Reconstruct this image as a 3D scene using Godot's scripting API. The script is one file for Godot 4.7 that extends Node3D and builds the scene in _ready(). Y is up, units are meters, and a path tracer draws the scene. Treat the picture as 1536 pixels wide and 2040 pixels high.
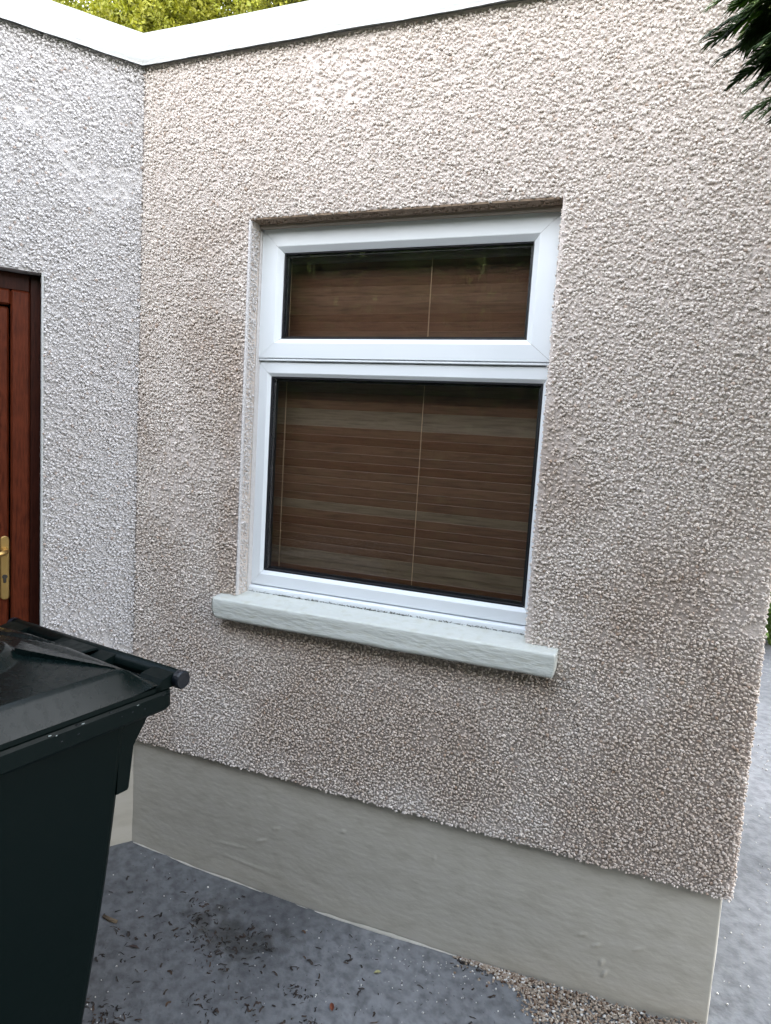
extends Node3D
# A pebble-dashed house wall with a white window, a door, a wheelie bin and concrete ground.

var rng := RandomNumberGenerator.new()
var nz := FastNoiseLite.new()      # broad patches
var nf := FastNoiseLite.new()      # fine grain
var M := {}
const ANG_B := 0.641974            # the left wall turns this far past square
const COP0 := 2.976
const COP1 := 3.070
const PL_TOP := 0.450
const WX0 := 0.467
const WX1 := 1.516
const WY0 := 1.096
const WY1 := 2.420
const XE := 2.157

# ---------------------------------------------------------------- helpers
func tag(o: Node, label: String, category: String, group := "", kind := "") -> void:
	if label: o.set_meta("label", label)
	if category: o.set_meta("category", category)
	if group: o.set_meta("group", group)
	if kind: o.set_meta("kind", kind)

func node(called: String, parent: Node, at := Vector3.ZERO, turn := 0.0) -> Node3D:
	var o := Node3D.new()
	o.name = called
	parent.add_child(o, true)
	o.position = at
	o.rotation.y = turn
	return o

func put(mesh: Mesh, called: String, m: Material, parent: Node) -> MeshInstance3D:
	var o := MeshInstance3D.new()
	o.name = called
	o.mesh = mesh
	o.material_override = m
	o.cast_shadow = GeometryInstance3D.SHADOW_CASTING_SETTING_ON
	parent.add_child(o, true)
	return o

func begin(smooth := false) -> SurfaceTool:
	var st := SurfaceTool.new()
	st.begin(Mesh.PRIMITIVE_TRIANGLES)
	st.set_smooth_group(0 if smooth else -1)
	return st

func done(st: SurfaceTool) -> ArrayMesh:
	st.generate_normals()
	return st.commit()

# a convex polygon, turned so that it faces «out»
func poly(st: SurfaceTool, pts: Array, out: Vector3) -> void:
	var n := Vector3.ZERO
	for i in pts.size():
		var a: Vector3 = pts[i]
		var b: Vector3 = pts[(i + 1) % pts.size()]
		n += a.cross(b)
	var flip: bool = n.dot(out) > 0.0
	for i in range(1, pts.size() - 1):
		if flip:
			st.add_vertex(pts[0]); st.add_vertex(pts[i + 1]); st.add_vertex(pts[i])
		else:
			st.add_vertex(pts[0]); st.add_vertex(pts[i]); st.add_vertex(pts[i + 1])

# box between two corners with chamfered edges
func cbox(st: SurfaceTool, lo: Vector3, hi: Vector3, b := 0.0, xf := Transform3D()) -> void:
	var c := (lo + hi) / 2.0
	var h := (hi - lo) / 2.0
	b = minf(b, minf(h.x, minf(h.y, h.z)) * 0.9)
	var v := func(s: Vector3, axis: int) -> Vector3:
		var q := h - Vector3(b, b, b)
		q[axis] = h[axis]
		return xf * (c + q * s)
	var dirs := [-1.0, 1.0]
	for a in 3:
		var u := (a + 1) % 3
		var w := (a + 2) % 3
		for s in dirs:
			var pts := []
			for k in [[-1, -1], [1, -1], [1, 1], [-1, 1]]:
				var sg := Vector3.ZERO
				sg[a] = s; sg[u] = k[0]; sg[w] = k[1]
				pts.append(v.call(sg, a))
			var o := Vector3.ZERO
			o[a] = s
			poly(st, pts, xf.basis * o)
			if b > 0.0:
				for t in dirs:      # edge between faces a and u, along w
					var e := []
					for k in [[a, -1.0], [a, 1.0], [u, 1.0], [u, -1.0]]:
						var sg := Vector3.ZERO
						sg[a] = s; sg[u] = t; sg[w] = k[1]
						e.append(v.call(sg, k[0]))
					var oo := Vector3.ZERO
					oo[a] = s; oo[u] = t
					poly(st, e, xf.basis * oo)
	if b > 0.0:
		for sx in dirs:
			for sy in dirs:
				for sz in dirs:
					var sg := Vector3(sx, sy, sz)
					poly(st, [v.call(sg, 0), v.call(sg, 1), v.call(sg, 2)], xf.basis * sg)

func box(called: String, lo: Vector3, hi: Vector3, m: Material, parent: Node, b := 0.003) -> MeshInstance3D:
	var st := begin()
	cbox(st, lo, hi, b)
	return put(done(st), called, m, parent)

# a prism over a footprint [x, z] with chamfered top and bottom edges
func prism(st: SurfaceTool, foot: PackedVector2Array, y0: float, y1: float) -> void:
	var top := []
	var bottom := []
	var mid := Vector2.ZERO
	for p in foot:
		top.append(Vector3(p.x, y1, p.y)); bottom.append(Vector3(p.x, y0, p.y)); mid += p
	mid /= foot.size()
	poly(st, top, Vector3.UP)
	poly(st, bottom, Vector3.DOWN)
	for i in foot.size():
		var j := (i + 1) % foot.size()
		var o := (foot[i] + foot[j]) / 2.0 - mid
		poly(st, [bottom[i], bottom[j], top[j], top[i]], Vector3(o.x, 0, o.y))

# a sheet of nu x nv cells; f(u, v) gives the point; «out» is the side it faces
func sheet(nu: int, nv: int, f: Callable, out: Vector3, col = null) -> ArrayMesh:
	var P := PackedVector3Array()
	var U := PackedVector2Array()
	var C := PackedColorArray()
	P.resize((nu + 1) * (nv + 1)); U.resize(P.size())
	if col != null: C.resize(P.size())
	for j in nv + 1:
		for i in nu + 1:
			var k := j * (nu + 1) + i
			P[k] = f.call(i, j)
			U[k] = Vector2(P[k].x, -P[k].y)
			if col != null: C[k] = col.call(P[k])
	var I := PackedInt32Array()
	I.resize(nu * nv * 6)
	var mi := nu / 2
	var mj := nv / 2
	var a0 := mj * (nu + 1) + mi
	var n0 := (P[a0 + 1] - P[a0]).cross(P[a0 + nu + 1] - P[a0])
	var flip := n0.dot(out) > 0.0
	var w := 0
	for j in nv:
		for i in nu:
			var a := j * (nu + 1) + i
			var b := a + 1
			var c := a + nu + 2
			var d := a + nu + 1
			var q := [a, c, b, a, d, c] if flip else [a, b, c, a, c, d]
			for x in q:
				I[w] = x
				w += 1
	var N := PackedVector3Array()
	N.resize(P.size())
	for t in range(0, I.size(), 3):
		var n := (P[I[t + 2]] - P[I[t]]).cross(P[I[t + 1]] - P[I[t]])
		N[I[t]] += n; N[I[t + 1]] += n; N[I[t + 2]] += n
	for k in N.size(): N[k] = N[k].normalized()
	var arr := []
	arr.resize(Mesh.ARRAY_MAX)
	arr[Mesh.ARRAY_VERTEX] = P
	arr[Mesh.ARRAY_NORMAL] = N
	arr[Mesh.ARRAY_TEX_UV] = U
	if col != null: arr[Mesh.ARRAY_COLOR] = C
	arr[Mesh.ARRAY_INDEX] = I
	var me := ArrayMesh.new()
	me.add_surface_from_arrays(Mesh.PRIMITIVE_TRIANGLES, arr)
	return me

# tube along a path, tapered
func tube(st: SurfaceTool, pts: Array, radii: Array, sides := 10, caps := true) -> void:
	var rings := []
	for i in pts.size():
		var d: Vector3 = (pts[mini(i + 1, pts.size() - 1)] - pts[maxi(i - 1, 0)]).normalized()
		var x := d.cross(Vector3.UP if absf(d.y) < 0.9 else Vector3.RIGHT).normalized()
		var y := x.cross(d)
		var ring := []
		for k in sides:
			var a := TAU * k / sides
			ring.append(pts[i] + (x * cos(a) + y * sin(a)) * radii[i])
		rings.append(ring)
	for i in pts.size() - 1:
		for k in sides:
			var l := (k + 1) % sides
			var q := [rings[i][k], rings[i][l], rings[i + 1][l], rings[i + 1][k]]
			poly(st, q, (q[0] + q[1] + q[2] + q[3]) / 4.0 - (pts[i] + pts[i + 1]) / 2.0)
	if caps:
		poly(st, rings[0], pts[0] - pts[1])
		poly(st, rings[-1], pts[-1] - pts[-2])

func noise_tex(freq: float, size := 512, octaves := 4, ramp: Array = [], kind := FastNoiseLite.TYPE_SIMPLEX_SMOOTH, sd := 1) -> NoiseTexture2D:
	var n := FastNoiseLite.new()
	n.seed = sd
	n.noise_type = kind
	n.frequency = freq
	n.fractal_octaves = octaves
	var t := NoiseTexture2D.new()
	t.width = size; t.height = size
	t.seamless = true
	t.noise = n
	if ramp:
		var g := Gradient.new()
		g.offsets = PackedFloat32Array(ramp[0])
		g.colors = PackedColorArray(ramp[1])
		t.color_ramp = g
	return t

func lin(r: float, g: float, b: float) -> Color:
	return Color(r, g, b).linear_to_srgb()

func mat(called: String, c: Color, rough: float) -> StandardMaterial3D:
	var m := StandardMaterial3D.new()
	m.resource_name = called
	m.albedo_color = c
	m.roughness = rough
	m.metallic_specular = 0.5
	M[called] = m
	return m

func tri(m: StandardMaterial3D, scale: Vector3) -> void:
	m.uv1_triplanar = true
	m.uv1_world_triplanar = true
	m.uv1_scale = scale

func grey_ramp(lo: float, hi: float) -> Array:
	return [[0.0, 1.0], [Color(lo, lo, lo), Color(hi, hi, hi)]]

# ---------------------------------------------------------------- materials
func materials() -> void:
	var m := mat("render_a", lin(0.65, 0.575, 0.52), 0.92)
	m.heightmap_enabled = true
	m.heightmap_texture = noise_tex(0.035, 512, 4, grey_ramp(0, 1), FastNoiseLite.TYPE_SIMPLEX_SMOOTH, 4)
	m.heightmap_scale = 0.25
	tri(m, Vector3(4, 4, 4))
	m = mat("render_b", lin(0.60, 0.575, 0.565), 0.92)
	m.heightmap_enabled = true
	m.heightmap_texture = M.render_a.heightmap_texture
	m.heightmap_scale = 0.25
	tri(m, Vector3(4, 4, 4))
	m = mat("render_coat", Color.WHITE, 0.92)
	m.vertex_color_use_as_albedo = true
	m.heightmap_enabled = true
	m.heightmap_texture = M.render_a.heightmap_texture
	m.heightmap_scale = 0.25
	tri(m, Vector3(4, 4, 4))
	m = mat("pebble", Color.WHITE, 0.85)
	m.vertex_color_use_as_albedo = true
	m = mat("plinth", lin(0.51, 0.478, 0.415), 0.6)
	m.albedo_texture = noise_tex(0.012, 512, 5, [[0.0, 0.45, 1.0], [Color(0.92, 0.915, 0.90), Color(0.98, 0.98, 0.97), Color(1, 1, 1)]], FastNoiseLite.TYPE_SIMPLEX_SMOOTH, 7)
	m.heightmap_enabled = true
	m.heightmap_texture = noise_tex(0.02, 1024, 5, grey_ramp(0, 1), FastNoiseLite.TYPE_SIMPLEX_SMOOTH, 9)
	m.heightmap_scale = 0.05
	tri(m, Vector3(1.2, 2.6, 1.2))
	m = mat("white_paint", lin(0.50, 0.505, 0.50), 0.55)
	m.albedo_texture = noise_tex(0.02, 512, 4, [[0.0, 0.4, 1.0], [Color(0.93, 0.92, 0.88), Color(0.99, 0.99, 0.98), Color(1, 1, 1)]], FastNoiseLite.TYPE_SIMPLEX_SMOOTH, 11)
	m.heightmap_enabled = true
	m.heightmap_texture = noise_tex(0.02, 512, 5, grey_ramp(0, 1), FastNoiseLite.TYPE_SIMPLEX_SMOOTH, 12)
	m.heightmap_scale = 0.12
	tri(m, Vector3(1.6, 6.0, 1.6))
	m = mat("sill_paint", lin(0.58, 0.60, 0.565), 0.55)
	m.albedo_texture = M.white_paint.albedo_texture
	m.heightmap_enabled = true
	m.heightmap_texture = M.white_paint.heightmap_texture
	m.heightmap_scale = 0.15
	tri(m, Vector3(1.6, 6.0, 1.6))
	m = mat("upvc", lin(0.74, 0.775, 0.80), 0.28)
	m.roughness_texture = noise_tex(0.01, 256, 3, grey_ramp(0.75, 1.0))
	m.roughness = 0.38
	tri(m, Vector3(2, 2, 2))
	mat("gasket", lin(0.008, 0.009, 0.012), 0.45)
	mat("sealant", lin(0.36, 0.30, 0.24), 0.7)
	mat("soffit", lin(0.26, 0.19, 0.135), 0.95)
	m = mat("glass", Color(0.3, 0.3, 0.3, 0.01), 0.01)
	m.transparency = BaseMaterial3D.TRANSPARENCY_ALPHA
	m = mat("door_wood", lin(0.105, 0.022, 0.008), 0.42)
	m.metallic_specular = 0.26
	m.albedo_texture = noise_tex(0.03, 512, 5, [[0.0, 0.45, 0.6, 1.0], [Color(0.55, 0.5, 0.48), Color(0.85, 0.82, 0.8), Color(1, 1, 1), Color(0.75, 0.7, 0.68)]], FastNoiseLite.TYPE_SIMPLEX_SMOOTH, 21)
	tri(m, Vector3(9, 0.7, 9))
	m = mat("door_frame", lin(0.045, 0.011, 0.006), 0.42)
	m.metallic_specular = 0.26
	m.albedo_texture = M.door_wood.albedo_texture
	tri(m, Vector3(9, 0.7, 9))
	m = mat("brass", lin(0.55, 0.36, 0.13), 0.38)
	m.metallic = 0.9
	mat("lock_dark", lin(0.03, 0.025, 0.02), 0.5)
	for k in 4:
		var c: Color = [lin(0.125, 0.066, 0.036), lin(0.142, 0.077, 0.043), lin(0.130, 0.096, 0.060), lin(0.115, 0.054, 0.027)][k]
		m = mat("slat_%d" % k, c, 0.42)
		m.albedo_texture = noise_tex(0.02, 512, 5, [[0.0, 0.5, 1.0], [Color(0.72, 0.7, 0.68), Color(0.95, 0.94, 0.93), Color(1, 1, 1)]], FastNoiseLite.TYPE_SIMPLEX_SMOOTH, 31 + k)
		tri(m, Vector3(0.6, 8, 8))
	mat("cord", lin(0.42, 0.30, 0.18), 0.8)
	mat("head_rail", lin(0.12, 0.108, 0.092), 0.6)
	m = mat("room", lin(0.35, 0.32, 0.28), 0.9)
	m = mat("bin", lin(0.0022, 0.0058, 0.0054), 0.42)
	m.metallic_specular = 0.24
	m.roughness_texture = noise_tex(0.02, 512, 5, grey_ramp(0.55, 1.0), FastNoiseLite.TYPE_SIMPLEX_SMOOTH, 41)
	m.roughness = 0.5
	m.heightmap_enabled = true
	m.heightmap_texture = noise_tex(0.15, 512, 3, grey_ramp(0, 1), FastNoiseLite.TYPE_SIMPLEX_SMOOTH, 42)
	m.heightmap_scale = 0.015
	tri(m, Vector3(3, 3, 3))
	m = M.bin.duplicate()
	m.resource_name = "bin_lid"
	m.roughness = 0.34
	m.metallic_specular = 0.36
	M["bin_lid"] = m
	mat("bin_black", lin(0.004, 0.006, 0.010), 0.4)
	mat("scuff", lin(0.30, 0.34, 0.33), 0.7)
	mat("rubber", lin(0.02, 0.02, 0.02), 0.8)
	m = mat("concrete", Color.WHITE, 0.85)
	m.vertex_color_use_as_albedo = true
	m.albedo_texture = noise_tex(0.012, 1024, 8, [[0.0, 0.38, 0.55, 0.75, 1.0], [Color(0.76, 0.76, 0.765), Color(0.88, 0.88, 0.88), Color(0.94, 0.94, 0.94), Color(0.98, 0.98, 0.98), Color(1, 1, 1)]], FastNoiseLite.TYPE_SIMPLEX_SMOOTH, 51)
	m.heightmap_enabled = true
	m.heightmap_texture = noise_tex(0.04, 1024, 6, grey_ramp(0, 1), FastNoiseLite.TYPE_SIMPLEX_SMOOTH, 52)
	m.heightmap_scale = 0.10
	tri(m, Vector3(1.3, 1.3, 1.3))
	m = mat("litter", Color.WHITE, 0.9)
	m.vertex_color_use_as_albedo = true
	m = mat("leaf", Color.WHITE, 0.5)
	m.vertex_color_use_as_albedo = true
	m.backlight_enabled = true
	m.backlight = lin(0.42, 0.43, 0.04)
	m.cull_mode = BaseMaterial3D.CULL_DISABLED
	m = mat("needle", Color.WHITE, 0.6)
	m.metallic_specular = 0.3
	m.vertex_color_use_as_albedo = true
	m.backlight_enabled = true
	m.backlight = lin(0.03, 0.055, 0.005)
	m.cull_mode = BaseMaterial3D.CULL_DISABLED
	m = mat("bark", lin(0.10, 0.075, 0.055), 0.95)
	m.heightmap_enabled = true
	m.heightmap_texture = noise_tex(0.03, 512, 4, grey_ramp(0, 1), FastNoiseLite.TYPE_SIMPLEX_SMOOTH, 61)
	m.heightmap_scale = 1.0
	tri(m, Vector3(4, 1, 4))
	mat("shade_core", lin(0.012, 0.02, 0.008), 0.95)
	m = mat("roof_felt", lin(0.08, 0.08, 0.085), 0.9)
	mat("dry_leaf", lin(0.16, 0.045, 0.02), 0.6)
	mat("pale_leaf", lin(0.30, 0.28, 0.13), 0.7)
	mat("brown_leaf", lin(0.06, 0.04, 0.035), 0.8)
	mat("twig", lin(0.13, 0.095, 0.06), 0.9)

# ---------------------------------------------------------------- pebbledash
func pebble_mesh(sd: int) -> ArrayMesh:
	# an uneven chip: an octahedron cut once and pushed about
	var r := RandomNumberGenerator.new()
	r.seed = sd
	var t := (1.0 + sqrt(5.0)) / 2.0
	var v := []
	for p in [[-1, t, 0], [1, t, 0], [-1, -t, 0], [1, -t, 0], [0, -1, t], [0, 1, t], [0, -1, -t], [0, 1, -t], [t, 0, -1], [t, 0, 1], [-t, 0, -1], [-t, 0, 1]]:
		var q := Vector3(p[0], p[1], p[2]).normalized()
		v.append(q * r.randf_range(0.72, 1.2) * Vector3(1.15, 0.9, 0.85))
	var st := begin(r.randf() < 0.0)
	for f in [[0, 11, 5], [0, 5, 1], [0, 1, 7], [0, 7, 10], [0, 10, 11], [1, 5, 9], [5, 11, 4], [11, 10, 2], [10, 7, 6], [7, 1, 8], [3, 9, 4], [3, 4, 2], [3, 2, 6], [3, 6, 8], [3, 8, 9], [4, 9, 5], [2, 4, 11], [6, 2, 10], [8, 6, 7], [9, 8, 1]]:
		var a: Vector3 = v[f[0]]
		var b: Vector3 = v[f[1]]
		var c: Vector3 = v[f[2]]
		poly(st, [a, b, c], a + b + c)
	return done(st)

func stain_shade_at(p: Vector3, stain_shade: float) -> float:
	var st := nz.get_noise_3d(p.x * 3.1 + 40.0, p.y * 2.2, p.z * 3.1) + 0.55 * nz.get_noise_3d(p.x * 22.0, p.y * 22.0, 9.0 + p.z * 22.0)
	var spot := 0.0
	if stain_shade > 0.9 and p.z > -0.03:
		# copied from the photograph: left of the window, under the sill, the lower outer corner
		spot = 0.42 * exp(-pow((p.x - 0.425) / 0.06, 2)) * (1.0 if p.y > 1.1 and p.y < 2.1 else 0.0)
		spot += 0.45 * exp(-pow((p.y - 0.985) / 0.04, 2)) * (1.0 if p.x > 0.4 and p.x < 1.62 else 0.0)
		spot += 0.45 * exp(-pow((p.x - 1.95) / 0.45, 2) - pow((p.y - 0.62) / 0.35, 2))  # brown soiling, deepened to paint in the shade low on the wall
		spot += 0.36 * exp(-pow((p.x - 0.95) / 0.6, 2) - pow((p.y - 0.72) / 0.22, 2))  # shade of the lower wall put into the colour
	return clampf((st + spot - 0.20) * 2.2, 0.0, 1.0) * stain_shade

# stones over a rectangle w x h on the local xy plane of «xf», facing its +z
func pebbles(called: String, parent: Node, xf: Transform3D, w: float, h: float, tint: Color, skip: Array, pitch := 0.0086, keep := 1.0, stain_shade := 1.0) -> void:
	var T: Array[Transform3D] = []
	var C: Array[Color] = []
	var nx := int(w / pitch)
	var ny := int(h / pitch)
	for j in ny:
		for i in nx:
			var x := (i + 0.5 + rng.randf_range(-0.45, 0.45) + (0.5 if j % 2 else 0.0)) * pitch
			var y := (j + 0.5 + rng.randf_range(-0.45, 0.45)) * pitch
			if x > w: continue
			var bad := false
			for s in skip:
				if x > s.position.x and x < s.end.x and y > s.position.y and y < s.end.y:
					bad = true
					break
			if bad: continue
			var p := xf * Vector3(x, y, 0)
			# bare patches where the chips fell thin
			var thin := nz.get_noise_3d(p.x * 16.0, p.y * 16.0, p.z * 16.0)
			if rng.randf() > keep * (0.62 if thin > 0.34 else 0.965): continue
			var s := rng.randf_range(0.0031, 0.0062)
			if rng.randf() < 0.06: s *= 1.25
			var b := Basis.from_euler(Vector3(rng.randf() * TAU, rng.randf() * TAU, rng.randf() * TAU)).scaled(Vector3(s, s, s * 0.85))
			T.append(Transform3D(xf.basis * b, p + xf.basis.z * rng.randf_range(-0.0015, 0.0048)))
			var k := 1.0 + rng.randf_range(-0.10, 0.10)
			var c := tint * k
			# rusty brown weathering in ragged blotches, plus shade painted in low down
			var q := stain_shade_at(p, stain_shade) * 0.5
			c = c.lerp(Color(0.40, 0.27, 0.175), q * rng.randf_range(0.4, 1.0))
			if rng.randf() < 0.02: c = c.lerp(Color(0.30, 0.17, 0.09), 0.55)
			C.append(Color(c.r, c.g, c.b))
	for var_i in 3:
		var mm := MultiMesh.new()
		mm.transform_format = MultiMesh.TRANSFORM_3D
		mm.use_colors = true
		mm.mesh = [PEB[0], PEB[1], PEB[2]][var_i]
		var idx := range(var_i, T.size(), 3)
		mm.instance_count = idx.size()
		for k in idx.size():
			mm.set_instance_transform(k, T[idx[k]])
			mm.set_instance_color(k, C[idx[k]])
		var o := MultiMeshInstance3D.new()
		o.name = called
		o.multimesh = mm
		o.material_override = M.pebble
		parent.add_child(o, true)
		tag(o, "", "", "", "stuff")

var PEB := []

func multi(called: String, parent: Node, mesh: Mesh, T: Array, C: Array, m: Material) -> MultiMeshInstance3D:
	var mm := MultiMesh.new()
	mm.transform_format = MultiMesh.TRANSFORM_3D
	mm.use_colors = true
	mm.mesh = mesh
	mm.instance_count = T.size()
	for k in T.size():
		mm.set_instance_transform(k, T[k])
		mm.set_instance_color(k, C[k])
	var o := MultiMeshInstance3D.new()
	o.name = called
	o.multimesh = mm
	o.material_override = m
	parent.add_child(o, true)
	o.set_meta("kind", "stuff")
	return o

# ---------------------------------------------------------------- ground
func base_y(x: float) -> float:
	var K := [[-0.4, 0.0], [0.0, -0.006], [0.30, -0.024], [0.63, -0.033], [0.92, -0.034], [1.10, -0.030], [1.24, -0.024], [1.59, -0.010], [1.88, -0.004], [2.02, 0.004], [2.15, 0.025], [2.4, 0.035], [3.0, 0.05]]
	if x <= K[0][0]: return K[0][1]
	for i in K.size() - 1:
		if x < K[i + 1][0]:
			return lerpf(K[i][1], K[i + 1][1], (x - K[i][0]) / (K[i + 1][0] - K[i][0]))
	return K[-1][1]

func ground_y(x: float, z: float) -> float:
	var fall := 1.0 - smoothstep(0.1, 0.9, z) if z > 0.0 else 1.0
	var y := base_y(x) * (fall if x < 2.2 else 1.0)
	var near := 1.0 - smoothstep(3.0, 6.0, Vector2(x - 1.2, z).length())
	y += 0.004 * nz.get_noise_2d(x * 9.0, z * 9.0) * near
	y += 0.0008 * nf.get_noise_2d(x * 40.0, z * 40.0) * near
	# the worn hollow by the wall
	var d := Vector2((x - 0.63) / 0.16, (z - 0.21) / 0.07).length()
	d += 0.35 * nz.get_noise_2d(x * 30.0, z * 30.0)
	y -= 0.010 * (1.0 - smoothstep(0.5, 1.0, d))
	return y

func ground_col(p: Vector3) -> Color:
	var c := Color(0.160, 0.163, 0.166)
	var n := nz.get_noise_2d(p.x * 6.0, p.z * 6.0) + 0.6 * nf.get_noise_2d(p.x * 9.0, p.z * 9.0)
	c = c.lerp(Color(0.105, 0.106, 0.11), clampf(n * 1.3 + 0.15, 0.0, 0.8))
	var m := nz.get_noise_2d(p.x * 2.0 + 50.0, p.z * 2.0)
	c = c.lerp(Color(0.25, 0.253, 0.256), clampf(m * 2.6 + 0.5 * nz.get_noise_2d(p.x * 9.0, p.z * 9.0 + 70.0), 0.0, 0.8))
	# damp soil and moss in and around the hollow
	var d := Vector2((p.x - 0.60) / 0.24, (p.z - 0.21) / 0.11).length() + 1.1 * nz.get_noise_2d(p.x * 30.0, p.z * 30.0) + 1.0 * nf.get_noise_2d(p.x * 60.0, p.z * 60.0)
	c = c.lerp(Color(0.06, 0.058, 0.052), 0.8 * (1.0 - smoothstep(0.1, 1.1, d)))
	var f := nf.get_noise_2d(p.x * 110.0, p.z * 110.0)
	if f > 0.22 and p.x < 2.38 and p.z > -0.14: c = c.lerp(Color(0.075, 0.075, 0.078), 0.3)
	return c

func ground() -> void:
	var xs := []
	var zs := []
	for v in [-160.0, -60.0, -25.0, -10.0, -5.0, -2.5, -1.2, -0.6]: xs.append(v)
	var x := -0.3
	while x < 2.4:
		xs.append(x); x += 0.0085
	while x < 3.2:
		xs.append(x); x += 0.016
	for v in [3.4, 3.8, 4.6, 6.0, 10.0, 25.0, 60.0, 160.0]: xs.append(v)
	for v in [-160.0, -60.0, -25.0, -12.0, -7.0]: zs.append(v)
	var z := -5.5
	while z < -0.15:
		zs.append(z); z += 0.022
	while z < 1.1:
		zs.append(z); z += 0.0085
	for v in [1.2, 1.4, 1.7, 2.1, 2.6, 3.4, 4.6, 8.0, 20.0, 60.0, 160.0]: zs.append(v)
	var me := sheet(xs.size() - 1, zs.size() - 1, func(i: int, j: int): return Vector3(xs[i], ground_y(xs[i], zs[j]), zs[j]), Vector3.UP, ground_col)
	var o := put(me, "ground", M.concrete, self)
	tag(o, "grey concrete ground in front of the house", "ground", "", "structure")

# ---------------------------------------------------------------- house
func bdir(t: float, n: float) -> Vector2:      # a point on the left wall: t along it, n out of it
	return Vector2(-sin(ANG_B) * t + cos(ANG_B) * n, cos(ANG_B) * t + sin(ANG_B) * n)

func house() -> Node3D:
	var h := node("house", self)
	tag(h, "pebble-dashed house with white window, brown door and white coping", "house")
	var xb := Transform3D(Basis(Vector3.UP, PI / 2 - ANG_B), Vector3.ZERO)
	# solid walls: a box on every side of each opening
	var st := begin()
	var zf := -0.007
	cbox(st, Vector3(-0.35, PL_TOP, -0.30), Vector3(WX0, COP0, zf))
	cbox(st, Vector3(WX1, PL_TOP, -0.30), Vector3(1.86, COP0, zf))
	cbox(st, Vector3(WX0, PL_TOP, -0.30), Vector3(WX1, WY0 - 0.06, zf))
	cbox(st, Vector3(WX0, WY1, -0.30), Vector3(WX1, COP0, zf))
	put(done(st), "wall", M.render_a, h)
	st = begin()
	cbox(st, Vector3(1.86, PL_TOP, -5.3), Vector3(XE, COP0, zf))
	put(done(st), "wall", M.render_a, h)
	# left wall with the door opening, in its own axes (x = -t)
	st = begin()
	cbox(st, Vector3(-0.325, PL_TOP, -0.30), Vector3(0, COP0, zf), 0.0, xb)
	cbox(st, Vector3(-1.29, 2.197, -0.30), Vector3(-0.325, COP0, zf), 0.0, xb)
	cbox(st, Vector3(-4.2, PL_TOP, -0.30), Vector3(-1.29, COP0, zf), 0.0, xb)  # wing lengthened out of view so that it shades the yard
	put(done(st), "wall", M.render_b, h)
	st = begin()
	cbox(st, Vector3(-0.8, -0.4, -5.3), Vector3(-0.5, 2.9, -0.31))
	cbox(st, Vector3(-0.5, -0.4, -5.3), Vector3(1.86, 2.9, -5.05))
	cbox(st, Vector3(-0.5, -0.4, -5.05), Vector3(1.86, 0.1, -0.31))
	put(done(st), "interior_wall", M.room, h)
	st = begin()
	prism(st, PackedVector2Array([Vector2(2.15, -0.305), Vector2(2.15, -5.3), Vector2(-0.16, -5.3), Vector2(-0.16, -0.305)]), 2.905, 2.97)
	prism(st, PackedVector2Array([Vector2(-0.161, -0.33), Vector2(-0.161, -5.3), Vector2(-5.0, -5.3), bdir(4.2, -0.31)]), 2.905, 2.97)
	put(done(st), "roof", M.roof_felt, h)
	# coping, mitred at the inner corner
	var ca := PackedVector2Array([Vector2(0.011, 0.022), Vector2(XE + 0.03, 0.022), Vector2(XE + 0.03, -0.33), Vector2(-0.165, -0.33)])
	coping(h, Vector3(0.011, 0, 0.022), Vector3(XE + 0.03, 0, 0.022), ca)
	var e1 := bdir(4.2, 0.022)
	var e2 := bdir(4.2, -0.33)
	coping(h, Vector3(0.010, 0, 0.022), Vector3(e1.x, 0, e1.y), PackedVector2Array([Vector2(0.010, 0.022), e1, e2, Vector2(-0.166, -0.33)]))
	# the render coat the chips are thrown into, weathered brown in places, the low wall's shade painted in
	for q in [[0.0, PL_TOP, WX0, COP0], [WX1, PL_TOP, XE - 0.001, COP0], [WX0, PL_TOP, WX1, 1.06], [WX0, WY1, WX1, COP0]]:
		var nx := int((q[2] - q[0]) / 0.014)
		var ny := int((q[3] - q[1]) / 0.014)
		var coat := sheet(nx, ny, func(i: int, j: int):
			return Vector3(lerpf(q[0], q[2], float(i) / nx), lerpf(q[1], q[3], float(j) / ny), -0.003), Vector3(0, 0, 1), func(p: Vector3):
				return Color(0.65, 0.58, 0.535).lerp(Color(0.27, 0.20, 0.155), 0.5 * stain_shade_at(p, 1.0)))
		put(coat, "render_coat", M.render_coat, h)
	# pebbledash
	PEB = [pebble_mesh(11), pebble_mesh(12), pebble_mesh(13)]
	var ta := Color(0.675, 0.612, 0.555)
	var tb := Color(0.63, 0.605, 0.595)
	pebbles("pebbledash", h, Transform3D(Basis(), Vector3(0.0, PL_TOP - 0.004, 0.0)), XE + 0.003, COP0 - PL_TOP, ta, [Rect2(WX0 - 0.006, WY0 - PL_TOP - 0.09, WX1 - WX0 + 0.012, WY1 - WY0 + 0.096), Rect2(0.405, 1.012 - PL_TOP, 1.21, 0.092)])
	pebbles("pebbledash", h, xb * Transform3D(Basis(), Vector3(-1.0, PL_TOP, 0.0)), 1.0, COP0 - PL_TOP, tb, [Rect2(-0.1, -0.1, 0.778, 2.202 - PL_TOP + 0.1)], 0.0086, 1.0, 0.3)
	# reveals of the window and the outer end of the wall
	pebbles("pebbledash", h, Transform3D(Basis(Vector3.UP, PI / 2), Vector3(WX0, WY0 + 0.01, -0.008)), 0.046, WY1 - WY0 - 0.03, tb, [], 0.0086, 1.0, 0.3)
	pebbles("pebbledash", h, Transform3D(Basis(Vector3.UP, -PI / 2), Vector3(WX1, WY0 + 0.01, -0.056)), 0.048, WY1 - WY0 - 0.03, ta, [])
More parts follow.
